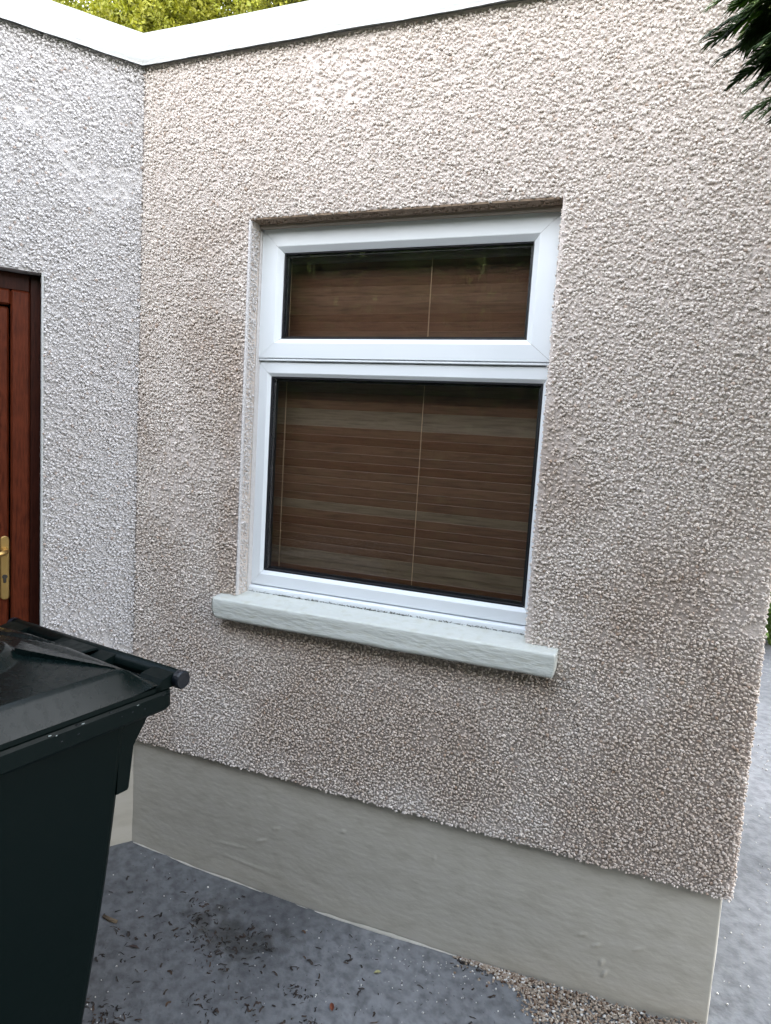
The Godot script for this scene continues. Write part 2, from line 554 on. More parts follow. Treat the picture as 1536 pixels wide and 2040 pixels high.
	pebbles("pebbledash", h, Transform3D(Basis(Vector3.RIGHT, PI / 2), Vector3(WX0 + 0.01, WY1, -0.05)), WX1 - WX0 - 0.02, 0.04, Color(0.30, 0.22, 0.16), [], 0.0086, 0.75)
	pebbles("pebbledash", h, Transform3D(Basis(Vector3.UP, PI / 2), Vector3(XE, PL_TOP, 0.0)), 0.5, COP0 - PL_TOP, ta, [])
	# corner beads on the window edges
	st = begin()
	cbox(st, Vector3(WX0 - 0.005, WY0 + 0.004, -0.010), Vector3(WX0 + 0.0035, WY1 - 0.004, 0.0045), 0.0025)
	put(done(st), "corner_bead", M.render_b, h)
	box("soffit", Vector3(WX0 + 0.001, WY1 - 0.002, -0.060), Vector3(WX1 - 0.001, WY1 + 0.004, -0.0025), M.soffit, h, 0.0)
	st = begin()
	cbox(st, Vector3(-0.329, PL_TOP, -0.02), Vector3(-0.3215, 2.197, 0.0055), 0.0025, xb)
	put(done(st), "corner_bead", M.white_paint, h)
	plinth(h, xb)
	window(h)
	door(h)
	return h

func coping(h: Node3D, a: Vector3, b: Vector3, foot: PackedVector2Array) -> void:
	# body, and a hand-painted uneven front face just proud of it
	var st := begin()
	prism(st, foot, COP0 + 0.002, COP1)
	var o := put(done(st), "coping", M.white_paint, h)
	var along := b - a
	var n := int(along.length() / 0.012)
	var out := Vector3(-along.z, 0, along.x).normalized()
	if out.z < 0.0: out = -out
	var rows := [[-0.012, 0.004], [-0.001, 0.0035], [0.002, 0.006], [0.02, 0.006], [0.04, 0.006], [0.06, 0.006], [0.08, 0.006], [0.093, 0.006], [0.096, 0.002], [0.0965, -0.06]]
	var me := sheet(n, rows.size() - 1, func(i: int, j: int):
		var p: Vector3 = a + along * (float(i) / n)
		var w := 0.0016 * nz.get_noise_3d(p.x * 14.0, rows[j][0] * 90.0, p.z * 14.0)
		var low := 0.004 * nz.get_noise_2d((p.x - p.z) * 25.0, 3.0) if j < 3 else 0.0012 * nz.get_noise_2d((p.x - p.z) * 16.0, 8.0)
		var trim: float = 0.0 if i > 0 else 0.0
		return p + out * (rows[j][1] + w + trim) + Vector3.UP * (COP0 + rows[j][0] * 0.985 + low + 0.0005), out)
	put(me, "face", M.white_paint, o)

func plinth(h: Node3D, xb: Transform3D) -> void:
	var st := begin()
	cbox(st, Vector3(-0.4, -0.5, -0.30), Vector3(XE - 0.022, PL_TOP - 0.001, -0.034))
	cbox(st, Vector3(1.86, -0.5, -5.29), Vector3(XE - 0.024, PL_TOP - 0.001, -0.301))
	cbox(st, Vector3(-0.325, -0.5, -0.30), Vector3(0, PL_TOP - 0.001, -0.028), 0.0, xb)
	cbox(st, Vector3(-4.2, -0.5, -0.30), Vector3(-1.29, PL_TOP - 0.001, -0.022), 0.0, xb)
	var o := put(done(st), "plinth", M.plinth, h)
	# trowelled front with drags, dents and blisters
	var nu := 430
	var nv := 100
	var y0 := -0.10
	var x0 := -0.012
	var x1 := XE - 0.020
	var marks := [[0.47, 0.115, 0.075, 0.0035, 0.06], [0.53, 0.06, 0.11, 0.003, -0.05], [0.66, 0.235, 0.02, 0.004, 0.3], [0.93, 0.30, 0.012, 0.004, 0.0], [0.60, 0.17, 0.03, 0.004, 0.4], [1.83, 0.12, 0.014, 0.006, 1.4], [1.84, 0.085, 0.016, 0.005, 1.1], [1.81, 0.17, 0.018, 0.005, 0.5], [1.76, 0.19, 0.02, 0.004, 0.4], [1.93, 0.2, 0.02, 0.004, 0.5], [1.27, 0.30, 0.012, 0.003, 1.5]]
	var me := sheet(nu + 6, nv, func(i: int, j: int):
		var u := minf(float(i) / nu, 1.0)
		var x := lerpf(x0, x1, u)
		var y := lerpf(y0, PL_TOP - 0.002, float(j) / nv)
		var slope := 0.18 * (x - 1.0)                # trowel strokes fall slightly to the right
		var d := 0.0016 * nz.get_noise_2d(x * 4.0, (y + slope * 0.1) * 20.0)
		d += 0.0007 * nz.get_noise_2d(x * 7.0 + 30.0, (y + slope * 0.2) * 75.0)
		d += 0.0004 * nf.get_noise_2d(x * 24.0, (y + slope * 0.2) * 160.0)
		for m in marks:
			var q := Vector2(x - m[0], y - m[1]).rotated(-m[4])
			if absf(q.x) < m[2] and absf(q.y) < 0.02:
				d += m[3] * exp(-pow(q.y / 0.0042, 2)) * (1.0 - pow(q.x / m[2], 2)) * (0.7 + 0.6 * nf.get_noise_1d(x * 300.0))
		var z := -0.024 + d + 0.02 * maxf(0.0, 0.03 - (y - base_y(x))) / 0.03 * 0.0
		if i > nu:      # round the outer arris
			var k := i - nu
			x = x1 + 0.006 * sin(k / 6.0 * PI / 2.0) + 0.0025 * nz.get_noise_2d(y * 40.0, 5.0)
			z -= 0.004 + 0.006 * k * (1.0 if k < 5 else 8.0)
			x += 0.003 * maxf(0.0, nf.get_noise_2d(y * 22.0, 1.0))
		return Vector3(x, y, z), Vector3(0, 0, 1))
	put(me, "plinth_face", M.plinth, o)
	var mb := sheet(60, 60, func(i: int, j: int):
		var x := lerpf(-0.32, 0.018, i / 60.0)
		var y := lerpf(y0, PL_TOP - 0.002, j / 60.0)
		return xb * Vector3(x, y, -0.022 + 0.0025 * nz.get_noise_2d(x * 6.0 + 9.0, y * 30.0)), Vector3(0.8, 0, 0.6))
	put(mb, "plinth_face", M.plinth, o)
	# painted mortar fillet along the foot
	var rows := [[0.0, 0.013], [0.003, 0.010], [0.006, 0.0055], [0.009, 0.000], [0.011, -0.012]]
	var fl := sheet(170, 4, func(i: int, j: int):
		var x := lerpf(0.0, 1.42, i / 170.0)
		var k := clampf(0.55 + 1.3 * nz.get_noise_2d(x * 9.0, 77.0) + 0.5 * nf.get_noise_2d(x * 18.0, 7.0), 0.05, 1.2) * (1.0 - smoothstep(1.05, 1.42, x))
		return Vector3(x, base_y(x) + rows[j][1] * k - 0.001, -0.0215 + rows[j][0] * (0.35 + 0.65 * k) + 0.0015 * nf.get_noise_2d(x * 60.0, j * 9.0)), Vector3(0, 1, 1))
	put(fl, "mortar_fillet", M.plinth, o)

# a mitred frame; prof = [[share of width, z], ...] from the outer edge to the glass
func frame(parent: Node, o0: Vector2, o1: Vector2, i0: Vector2, i1: Vector2, prof: Array, m: Material, names: Array) -> void:
	var oc := [Vector2(o0.x, o0.y), Vector2(o1.x, o0.y), Vector2(o1.x, o1.y), Vector2(o0.x, o1.y)]
	var ic := [Vector2(i0.x, i0.y), Vector2(i1.x, i0.y), Vector2(i1.x, i1.y), Vector2(i0.x, i1.y)]
	var mid := (o0 + o1) / 2.0
	for s in 4:
		var e := (s + 1) % 4
		var st := begin()
		var d: Vector2 = (oc[e] - oc[s]).normalized() * 0.0005
		for k in prof.size() - 1:
			var q := []
			for w in [[s, k, 1.0], [e, k, -1.0], [e, k + 1, -1.0], [s, k + 1, 1.0]]:
				var f: float = prof[w[1]][0]
				var p: Vector2 = oc[w[0]].lerp(ic[w[0]], f) + d * w[2]
				q.append(Vector3(p.x, p.y, prof[w[1]][1]))
			var c: Vector3 = (q[0] + q[1] + q[2] + q[3]) / 4.0
			var side: Vector2 = ((oc[s] + oc[e]) / 2.0 - mid).normalized()
			var dz: float = prof[k + 1][1] - prof[k][1]
			var df: float = prof[k + 1][0] - prof[k][0]
			var out := Vector3(0, 0, 1) * df - Vector3(side.x, side.y, 0) * (-dz) * 20.0
			poly(st, q, out)
		put(done(st), names[s % 2], m, parent)

func window(h: Node3D) -> void:
	var w := node("window", h)
	# opening top light
	frame(w, Vector2(0.470, 1.961), Vector2(1.513, 2.409), Vector2(0.551, 2.031), Vector2(1.428, 2.329),
		[[0.0, -0.13], [0.0, -0.080], [0.035, -0.075], [0.76, -0.074], [0.79, -0.075], [1.0, -0.092], [1.0, -0.12]], M.upvc, ["sash_rail", "sash_stile"])
	# fixed light
	frame(w, Vector2(0.470, 1.129), Vector2(1.535, 1.949), Vector2(0.519, 1.187), Vector2(1.489, 1.897),
		[[0.0, -0.14], [0.0, -0.090], [0.04, -0.086], [0.72, -0.086], [0.76, -0.087], [1.0, -0.098], [1.0, -0.125]], M.upvc, ["frame_rail", "frame_stile"])
	# outer frame behind the sash, seen as a shadowed slot under it
	box("outer_frame", Vector3(0.460, 1.940, -0.16), Vector3(1.530, 1.968, -0.0935), M.upvc, w, 0.001)
	box("outer_frame", Vector3(0.460, 2.395, -0.16), Vector3(1.530, 2.423, -0.082), M.upvc, w, 0.001)
	box("outer_frame", Vector3(0.455, 1.10, -0.16), Vector3(0.476, 2.40, -0.0915), M.upvc, w, 0.001)
	box("outer_frame", Vector3(1.508, 1.10, -0.16), Vector3(1.540, 2.40, -0.095), M.upvc, w, 0.001)
	# drip moulding under the sash
	box("drip_bar", Vector3(0.473, 1.9525, -0.092), Vector3(1.512, 1.9590, -0.0765), M.upvc, w, 0.0015)
	# bottom strip with a rounded nose
	var st := begin()
	var prof := [[1.1265, -0.14], [1.1265, -0.080], [1.1250, -0.073], [1.1210, -0.069], [1.1150, -0.068], [1.0950, -0.068]]
	for k in prof.size() - 1:
		poly(st, [Vector3(0.463, prof[k][0], prof[k][1]), Vector3(1.520, prof[k][0], prof[k][1]), Vector3(1.520, prof[k + 1][0], prof[k + 1][1]), Vector3(0.463, prof[k + 1][0], prof[k + 1][1])], Vector3(0, 1, 0.6))
	put(done(st), "bottom_strip", M.upvc, w)
	# gaskets, spacers and panes
	for g in [[0.551, 2.031, 1.428, 2.329], [0.519, 1.187, 1.489, 1.897]]:
		frame(w, Vector2(g[0] - 0.002, g[1] - 0.002), Vector2(g[2] + 0.002, g[3] + 0.002), Vector2(g[0] + 0.0055, g[1] + 0.0055), Vector2(g[2] - 0.0055, g[3] - 0.0055), [[0.0, -0.096], [0.8, -0.0965], [1.0, -0.103]], M.gasket, ["gasket", "gasket"])
		frame(w, Vector2(g[0] - 0.004, g[1] - 0.004), Vector2(g[2] + 0.004, g[3] + 0.004), Vector2(g[0] + 0.012, g[1] + 0.012), Vector2(g[2] - 0.012, g[3] - 0.012), [[0.0, -0.109], [1.0, -0.109], [1.0, -0.125]], M.gasket, ["spacer", "spacer"])
		box("pane", Vector3(g[0] - 0.001, g[1] - 0.001, -0.106), Vector3(g[2] + 0.001, g[3] + 0.001, -0.102), M.glass, w, 0.0)
	# sealant between frame and render
	box("sealant", Vector3(WX0, 2.406, -0.090), Vector3(WX1, 2.4215, -0.058), M.sealant, w, 0.004)
	box("sealant", Vector3(WX0 - 0.001, 1.11, -0.088), Vector3(WX0 + 0.006, 2.40, -0.062), M.render_b, w, 0.003)
	# sill: sloping top, rough front, worn ends
	var y_back := 1.107
	var y_front := 1.0935
	var xl := 0.400
	var xr := 1.617
	var zf := 0.056
	var rows := [[-0.105, y_back], [-0.07, y_back - 0.003], [-0.03, 1.1015], [0.0, 1.0985], [0.03, 1.0960], [0.046, 1.0945], [0.053, 1.0925], [zf, 1.088], [zf, 1.078], [zf, 1.066], [zf, 1.054], [zf, 1.042], [zf, 1.030], [zf - 0.001, 1.0235], [zf - 0.005, 1.0185], [zf - 0.013, 1.0165], [0.02, 1.0165], [-0.02, 1.0165]]
	var me := sheet(206, rows.size() - 1, func(i: int, j: int):
		var t := clampf((i - 3) / 200.0, 0.0, 1.0)
		var x := lerpf(xl, xr, t)
		var z: float = rows[j][0]
		var y: float = rows[j][1]
		if j >= 7 and j < 14:
			z += 0.0022 * nz.get_noise_2d(x * 12.0, y * 240.0) + 0.0016 * nf.get_noise_2d(x * 20.0, y * 300.0)
		if j >= 13: y += 0.0035 * nz.get_noise_2d(x * 22.0, 4.0)
		if j >= 5 and j <= 8: z += 0.0012 * nz.get_noise_2d(x * 10.0, 44.0)
		# ends turn back into the wall, the lower left corner worn round
		if i < 3: z = lerpf(minf(z, -0.02), z, i / 3.0)
		if i > 203: z = lerpf(z, minf(z, -0.02), (i - 203) / 3.0)
		var low := clampf((1.05 - y) / 0.033, 0.0, 1.0)
		x += 0.022 * low * low * (1.0 - smoothstep(0.0, 0.04, t)) - 0.007 * low * low * smoothstep(0.97, 1.0, t)
		if i < 3: x -= 0.0
		return Vector3(x, y, z), Vector3(0, 0.5, 1))
	put(me, "sill", M.sill_paint, w)
	# mildew in the joint between strip and sill
	var T := []
	var C := []
	for k in 900:
		var x := rng.randf_range(0.475, 1.51)
		var dens := 0.35 + 0.9 * nz.get_noise_2d(x * 5.0, 60.0) + (0.3 if absf(x - 0.85) < 0.25 else 0.0)
		if rng.randf() > dens: continue
		var s := rng.randf_range(0.0005, 0.0016)
		var low := rng.randf() < 0.75
		T.append(Transform3D(Basis.from_euler(Vector3(rng.randf() * 6, rng.randf() * 6, 0)).scaled(Vector3(s * 1.6, s, s)), Vector3(x, 1.1055 + (rng.randf() * rng.randf() * 0.006 if low else rng.randf() * 0.003), -0.0672 if low else -0.062)))
		C.append(Color(0.07, 0.07, 0.055) * rng.randf_range(0.6, 1.6))
	var o := multi("mildew", w, PEB[0], T, C, M.litter)
	tag(o, "", "", "", "stuff")

func door(h: Node3D) -> void:
	var d := node("door", h, Vector3.ZERO, PI / 2 - ANG_B)
	# in the left wall's own axes: x = -t
	box("jamb", Vector3(-0.360, 0.05, -0.16), Vector3(-0.3255, 2.195, -0.062), M.door_frame, d, 0.003)
	box("jamb", Vector3(-0.420, 0.05, -0.16), Vector3(-0.3605, 2.135, -0.050), M.door_wood, d, 0.006)
	box("jamb", Vector3(-1.289, 0.05, -0.16), Vector3(-1.20, 2.195, -0.055), M.door_wood, d, 0.004)
	box("head", Vector3(-1.20, 2.135, -0.16), Vector3(-0.3605, 2.195, -0.062), M.door_frame, d, 0.003)
	box("head", Vector3(-1.20, 2.082, -0.16), Vector3(-0.4205, 2.1345, -0.0515), M.door_wood, d, 0.006)
	box("leak_stop", Vector3(-1.29, 0.0, -0.30), Vector3(-0.324, 2.20, -0.165), M.door_frame, d, 0.0)  # added backing, stops daylight leaking in around the door
	# leaf: stiles, rails and sunk panels
	var leaf := node("leaf", d)
	box("stile", Vector3(-0.505, 0.08, -0.11), Vector3(-0.4245, 2.078, -0.066), M.door_wood, leaf, 0.007)
	box("stile", Vector3(-1.198, 0.08, -0.11), Vector3(-1.10, 2.078, -0.066), M.door_wood, leaf, 0.007)
	for r in [[1.95, 2.078], [0.98, 1.10], [0.08, 0.30]]:
		box("rail", Vector3(-1.0995, r[0], -0.11), Vector3(-0.5055, r[1], -0.067), M.door_wood, leaf, 0.007)
	for r in [[1.1005, 1.9495], [0.3005, 0.9795]]:
		box("panel", Vector3(-1.0995, r[0], -0.11), Vector3(-0.5055, r[1], -0.080), M.door_wood, leaf, 0.012)
	# handle: round-ended backplate, lever, keyhole
	var hd := node("handle", d)
	var st := begin()
	var ring := []
	var cx := -0.4385
	for k in 24:
		var a := TAU * k / 24
		ring.append(Vector2(cx + 0.0150 * cos(a), (1.254 if sin(a) >= 0 else 1.050) + 0.0150 * sin(a)))
	var z0 := -0.066
	for k in 24:
		var p: Vector2 = ring[k]
		var q: Vector2 = ring[(k + 1) % 24]
		var c := Vector2(cx, clampf((p.y + q.y) / 2, 1.05, 1.254))
		var pi_ := p.lerp(Vector2(cx, clampf(p.y, 1.05, 1.254)), 0.18)
		var qi := q.lerp(Vector2(cx, clampf(q.y, 1.05, 1.254)), 0.18)
		var out := Vector3((p + q).x / 2 - c.x, (p + q).y / 2 - c.y, 0)
		poly(st, [Vector3(p.x, p.y, z0), Vector3(q.x, q.y, z0), Vector3(q.x, q.y, z0 + 0.006), Vector3(p.x, p.y, z0 + 0.006)], out)
		poly(st, [Vector3(p.x, p.y, z0 + 0.006), Vector3(q.x, q.y, z0 + 0.006), Vector3(qi.x, qi.y, z0 + 0.009), Vector3(pi_.x, pi_.y, z0 + 0.009)], out + Vector3(0, 0, 0.02))
	var face := []
	for k in 24:
		var p: Vector2 = ring[k]
		var pi_ := p.lerp(Vector2(cx, clampf(p.y, 1.05, 1.254)), 0.18)
		face.append(Vector3(pi_.x, pi_.y, z0 + 0.009))
	poly(st, face, Vector3(0, 0, 1))
	var bp := put(done(st), "backplate", M.brass, hd)
	st = begin(true)
	tube(st, [Vector3(cx, 1.215, z0 + 0.008), Vector3(cx, 1.215, z0 + 0.035), Vector3(cx - 0.006, 1.214, z0 + 0.046), Vector3(cx - 0.02, 1.211, z0 + 0.052), Vector3(cx - 0.06, 1.206, z0 + 0.052), Vector3(cx - 0.105, 1.206, z0 + 0.050), Vector3(cx - 0.115, 1.206, z0 + 0.046)], [0.0115, 0.0105, 0.0105, 0.0095, 0.0088, 0.009, 0.006], 14)
	put(done(st), "lever", M.brass, hd)
	st = begin()
	tube(st, [Vector3(cx, 1.121, z0 + 0.005), Vector3(cx, 1.121, z0 + 0.0125)], [0.0085, 0.0085], 16)
	cbox(st, Vector3(cx - 0.005, 1.098, z0 + 0.005), Vector3(cx + 0.005, 1.118, z0 + 0.0120), 0.002)
	put(done(st), "lock_cylinder", M.lock_dark, hd)

func blind() -> void:
	var b := node("venetian_blind", self, Vector3(1.0, 1.15, -0.20))
	tag(b, "brown wooden venetian blind closed behind the white window's glass", "blind")
	var org := b.position
	box("head_rail", Vector3(0.42, 2.315, -0.235) - org, Vector3(1.62, 2.43, -0.165) - org, M.head_rail, b)
	# one flat, slightly bowed slat, shared
	var ss := begin()
	cbox(ss, Vector3(-0.60, -0.018, -0.0013), Vector3(0.60, 0.018, 0.0013), 0.0006)
	var slat := done(ss)
	var y := 1.152
	var k := 0
	var grey := [2, 3, 9, 19, 20, 23, 24, 25]
	while y < 2.32:
		var pick: int = 2 if k in grey else [0, 1, 0, 3][rng.randi() % 4]
		var o := put(slat, "slat", M["slat_%d" % pick], b)
		o.position = Vector3(1.02, y, -0.20) - org
		var tilt := (0.0 if k in grey else 0.20) + rng.randf_range(-0.07, 0.07)
		o.rotation = Vector3(tilt, 0, rng.randf_range(-0.0022, 0.0022))
		y += 0.0312
		k += 1
	for x in [0.535, 1.075, 1.52]:
		for s in [-1, 1]:
			var st := begin()
			var p := []
			var r := []
			for i in 12:
				p.append(Vector3(x + s * 0.0009 + 0.0016 * nf.get_noise_2d(i * 30.0, x * 90.0 + s * 9.0), lerpf(1.14, 2.38, i / 11.0), -0.1775) - org)
				r.append(0.0005)
			tube(st, p, r, 5, false)
			put(done(st), "cord", M.cord, b)

# ---------------------------------------------------------------- wheelie bin
func rounded(x0: float, x1: float, z0: float, z1: float, r: float, n := 5) -> Array:
	var out := []
	for c in [[x1 - r, z1 - r, 0.0], [x0 + r, z1 - r, PI / 2], [x0 + r, z0 + r, PI], [x1 - r, z0 + r, PI * 1.5]]:
		for k in n + 1:
			var a: float = c[2] + PI / 2 * k / n
			out.append(Vector2(c[0] + r * cos(a), c[1] + r * sin(a)))
	return out

func loft(st: SurfaceTool, rings: Array, ys: Array, cap_lo := true, cap_hi := true) -> void:
	for i in rings.size() - 1:
		var n: int = rings[i].size()
		for k in n:
			var l := (k + 1) % n
			var a: Vector2 = rings[i][k]
			var b: Vector2 = rings[i][l]
			var c: Vector2 = rings[i + 1][l]
			var d: Vector2 = rings[i + 1][k]
			var e := b - a
			if e.length() < 1e-6: e = c - d
			poly(st, [Vector3(a.x, ys[i], a.y), Vector3(b.x, ys[i], b.y), Vector3(c.x, ys[i + 1], c.y), Vector3(d.x, ys[i + 1], d.y)], Vector3(e.y, 0, -e.x) * 50.0 + Vector3.UP * (0.0 if absf(ys[i + 1] - ys[i]) > 0.004 else (a.length() - d.length())))
	for q in [[0, Vector3.DOWN, cap_lo], [-1, Vector3.UP, cap_hi]]:
		if q[2]:
			var pts := []
			for p in rings[q[0]]: pts.append(Vector3(p.x, ys[q[0]], p.y))
			poly(st, pts, q[1])

func lid_y(x: float, z: float) -> float:
	# x from -0.73 (left) to 0 (right), z from 0.03 (hinge) to 0.87 (front)
	var e := minf(minf(-x - 0.005, x + 0.735), 0.875 - z)
	var y := 1.028 + 0.066 * clampf(e / 0.036, 0.0, 1.0) + 0.014 * clampf((e - 0.036) / 0.26, 0.0, 1.0)
	# back part falls to the hinge bar
	y = lerpf(1.036, y, smoothstep(0.045, 0.165, z))
	# cross rib
	var rz := 0.150 - (x + 0.30) * 0.25
	y -= 0.008 * (1.0 - smoothstep(0.006, 0.014, absf(z - rz))) * smoothstep(0.25, 0.30, -x) * (1.0 - smoothstep(0.60, 0.66, -x))
	# dome in the middle
	var r := Vector2(x + 0.368, (z - 0.43) * 0.95).length()
	y += 0.024 * (1.0 - smoothstep(0.148, 0.180, r))
	return y

func bin() -> void:
	var b := node("wheelie_bin", self, Vector3(0.714, 0.0, 0.633), -0.15604)
	tag(b, "dark green plastic wheelie bin standing before the brown door", "bin")
	# body: tapered, slightly bowed walls
	var st := begin()
	var rings := []
	var ys := []
	for k in 13:
		var t := k / 12.0
		var y := lerpf(0.075, 0.965, t)
		var bow := 0.006 * sin(PI * t)
		rings.append(rounded(lerpf(-0.605, -0.690, t) - bow, lerpf(-0.128, -0.060, t) + bow, lerpf(0.175, 0.105, t) - bow, lerpf(0.70, 0.80, t) + bow, 0.030))
		ys.append(y)
	rings.push_front(rounded(-0.59, -0.143, 0.19, 0.685, 0.03))
	ys.push_front(0.055)
	loft(st, rings, ys)
	put(done(st), "body", M.bin, b)
	# rim
	st = begin()
	var ro := []
	var ry := []
	for q in [[0.030, 0.952], [0.006, 0.958], [0.0, 0.966], [0.0, 1.004], [0.004, 1.012], [0.012, 1.016], [0.04, 1.016]]:
		ro.append(rounded(-0.735 + q[0], -0.004 - q[0], 0.008 + q[0], 0.875 - q[0], 0.03 - q[0] * 0.5))
		ry.append(q[1])
	loft(st, ro, ry)
	var rim := put(done(st), "rim", M.bin, b)
	# scuffs and chips of pale scratched plastic on the rim's outer face
	for k in 16:
		st = begin()
		var z := rng.randf_range(0.03, 0.42)
		var y := rng.randf_range(0.985, 1.010)
		var l := rng.randf_range(0.0015, 0.004)
		var w := rng.randf_range(0.0005, 0.0014)
		cbox(st, Vector3(-0.006, y - w, z - l), Vector3(-0.0035, y + w, z + l), 0.0004, Transform3D(Basis(Vector3.RIGHT, rng.randf_range(-0.5, 0.5)), Vector3.ZERO) if false else Transform3D())
		put(done(st), "scuff", M.scuff if k % 4 == 0 else M.bin_black, rim)
	# lid
	var nu := 122
	var nv := 140
	var me := sheet(nu, nv, func(i: int, j: int):
		var u := i / float(nu)
		var v := j / float(nv)
		var x := lerpf(-0.735, -0.005, u)
		var z := lerpf(0.045, 0.875, v)
		return Vector3(x, lid_y(x, z), z), Vector3.UP)
	var lid := put(me, "lid", M.bin_lid, b)
	st = begin()
	var sk := []
	for q in [[0.0, 1.018], [0.0, 1.030]]:
		sk.append(rounded(-0.737 + q[0], -0.003 - q[0], 0.045, 0.877, 0.012))
	loft(st, sk, [1.0185, 1.030], true, false)
	put(done(st), "lip", M.bin, lid)
	# raised wedge whose front edge runs as a ridge towards the right
	st = begin()
	var wt := [Vector3(-0.050, 1.0965, 0.160), Vector3(-0.290, 1.124, 0.272), Vector3(-0.420, 1.100, 0.165), Vector3(-0.125, 1.066, 0.095)]
	var wb := []
	for p in wt: wb.append(Vector3(p.x, p.y - 0.035, p.z))
	poly(st, wt, Vector3.UP)
	for k in 4:
		var l := (k + 1) % 4
		poly(st, [wb[k], wb[l], wt[l], wt[k]], (wt[k] + wt[l]) / 2.0 - Vector3(-0.2, 1.09, 0.165))
	put(done(st), "raised_wedge", M.bin_lid, lid)
	# hinge bar and the knuckles that tie it to the lid
	st = begin(true)
	tube(st, [Vector3(-0.735, 1.035, 0), Vector3(-0.002, 1.035, 0)], [0.0225, 0.0225], 20)
	put(done(st), "hinge_bar", M.bin, b)
	for q in [[-0.735, -0.640], [-0.475, -0.365], [-0.300, -0.235], [-0.085, -0.003]]:
		st = begin()
		var c := [Vector2(0.0, 1.056), Vector2(0.052, 1.046), Vector2(0.075, 1.030), Vector2(0.075, 1.0185), Vector2(-0.002, 1.0185)]
		var p0 := []
		var p1 := []
		for p in c:
			p0.append(Vector3(q[0], p.y, p.x)); p1.append(Vector3(q[1], p.y, p.x))
		poly(st, p0, Vector3.LEFT); poly(st, p1, Vector3.RIGHT)
		for k in 5:
			var l := (k + 1) % 5
			var mid: Vector2 = (c[k] + c[l]) / 2.0 - Vector2(0.036, 1.034)
			poly(st, [p0[k], p0[l], p1[l], p1[k]], Vector3(0, mid.y, mid.x))
		put(done(st), "knuckle", M.bin, lid)
	# plate over the middle knuckle
	box("plate", Vector3(-0.425, 1.052, 0.018), Vector3(-0.305, 1.060, 0.075), M.bin, lid, 0.003)
	for x in [-0.735, -0.003]:
		st = begin()
		var s := signf(x + 0.3)
		tube(st, [Vector3(x, 1.035, 0), Vector3(x + s * 0.016, 1.035, 0), Vector3(x + s * 0.020, 1.035, 0), Vector3(x + s * 0.0205, 1.035, 0)], [0.0245, 0.0245, 0.0215, 0.001], 20, false)
		put(done(st), "end_cap", M.bin_black, b)
	# gusset fins under the back of the rim
	for x in [-0.092, -0.672]:
		st = begin()
		var c := [Vector2(0.125, 0.955), Vector2(0.028, 0.955), Vector2(0.048, 0.915), Vector2(0.085, 0.862), Vector2(0.098, 0.752), Vector2(0.102, 0.746), Vector2(0.135, 0.746)]
		var p0 := []
		var p1 := []
		for p in c:
			p0.append(Vector3(x, p.y, p.x)); p1.append(Vector3(x + 0.022, p.y, p.x))
		# split into two convex halves
		poly(st, [p0[0], p0[1], p0[2], p0[3]], Vector3.LEFT); poly(st, [p1[0], p1[1], p1[2], p1[3]], Vector3.RIGHT)
		poly(st, [p0[0], p0[3], p0[4], p0[5], p0[6]], Vector3.LEFT); poly(st, [p1[0], p1[3], p1[4], p1[5], p1[6]], Vector3.RIGHT)
		for k in 7:
			var l := (k + 1) % 7
			var mid: Vector2 = (c[k] + c[l]) / 2.0 - Vector2(0.115, 0.87)
			poly(st, [p0[k], p0[l], p1[l], p1[k]], Vector3(0, mid.y, mid.x))
		put(done(st), "gusset", M.bin, b)
	# wheels tucked under the back, axle, front feet
	for x in [-0.235, -0.545]:
		st = begin(true)
		tube(st, [Vector3(x, 0.098, 0.285), Vector3(x + 0.006, 0.098, 0.285), Vector3(x + 0.044, 0.098, 0.285), Vector3(x + 0.05, 0.098, 0.285)], [0.08, 0.098, 0.098, 0.08], 24)
		put(done(st), "wheel", M.rubber, b)
	st = begin(true)
	tube(st, [Vector3(-0.56, 0.098, 0.285), Vector3(-0.17, 0.098, 0.285)], [0.011, 0.011], 10)
	put(done(st), "axle", M.rubber, b)
	for x in [-0.56, -0.20]:
		box("foot", Vector3(x, 0.0, 0.62), Vector3(x + 0.05, 0.06, 0.68), M.bin, b, 0.006)

# ---------------------------------------------------------------- plants
func leaf_mesh(l: float, w: float) -> ArrayMesh:
	var st := begin()
	var p := [Vector3(0, 0, 0), Vector3(w * 0.5, l * 0.3, 0.12 * w), Vector3(w * 0.42, l * 0.65, 0.1 * w), Vector3(0, l, -0.15 * l), Vector3(-w * 0.42, l * 0.65, 0.1 * w), Vector3(-w * 0.5, l * 0.3, 0.12 * w), Vector3(0, l * 0.55, -0.05 * l)]
	for k in 6:
		poly(st, [p[k], p[(k + 1) % 6], p[6]], Vector3(0, 0, 1))
	return done(st)

# a twig with several leaves, the unit a crown is made of
func sprig_mesh(n: int, l: float, w: float, span: float, sd: int) -> ArrayMesh:
	var r := RandomNumberGenerator.new()
	r.seed = sd
	var st := SurfaceTool.new()
	st.begin(Mesh.PRIMITIVE_TRIANGLES)
	var lf := leaf_mesh(l, w)
	for k in n:
		var t := (k + 0.5) / n
		var b := Basis.from_euler(Vector3(r.randf_range(-1.2, 1.2), r.randf() * TAU, r.randf_range(-1.0, 1.0))).scaled(Vector3.ONE * r.randf_range(0.7, 1.2))
		st.append_from(lf, 0, Transform3D(b, Vector3(r.randf_range(-0.3, 0.3), t, r.randf_range(-0.3, 0.3)) * span))
	return st.commit()

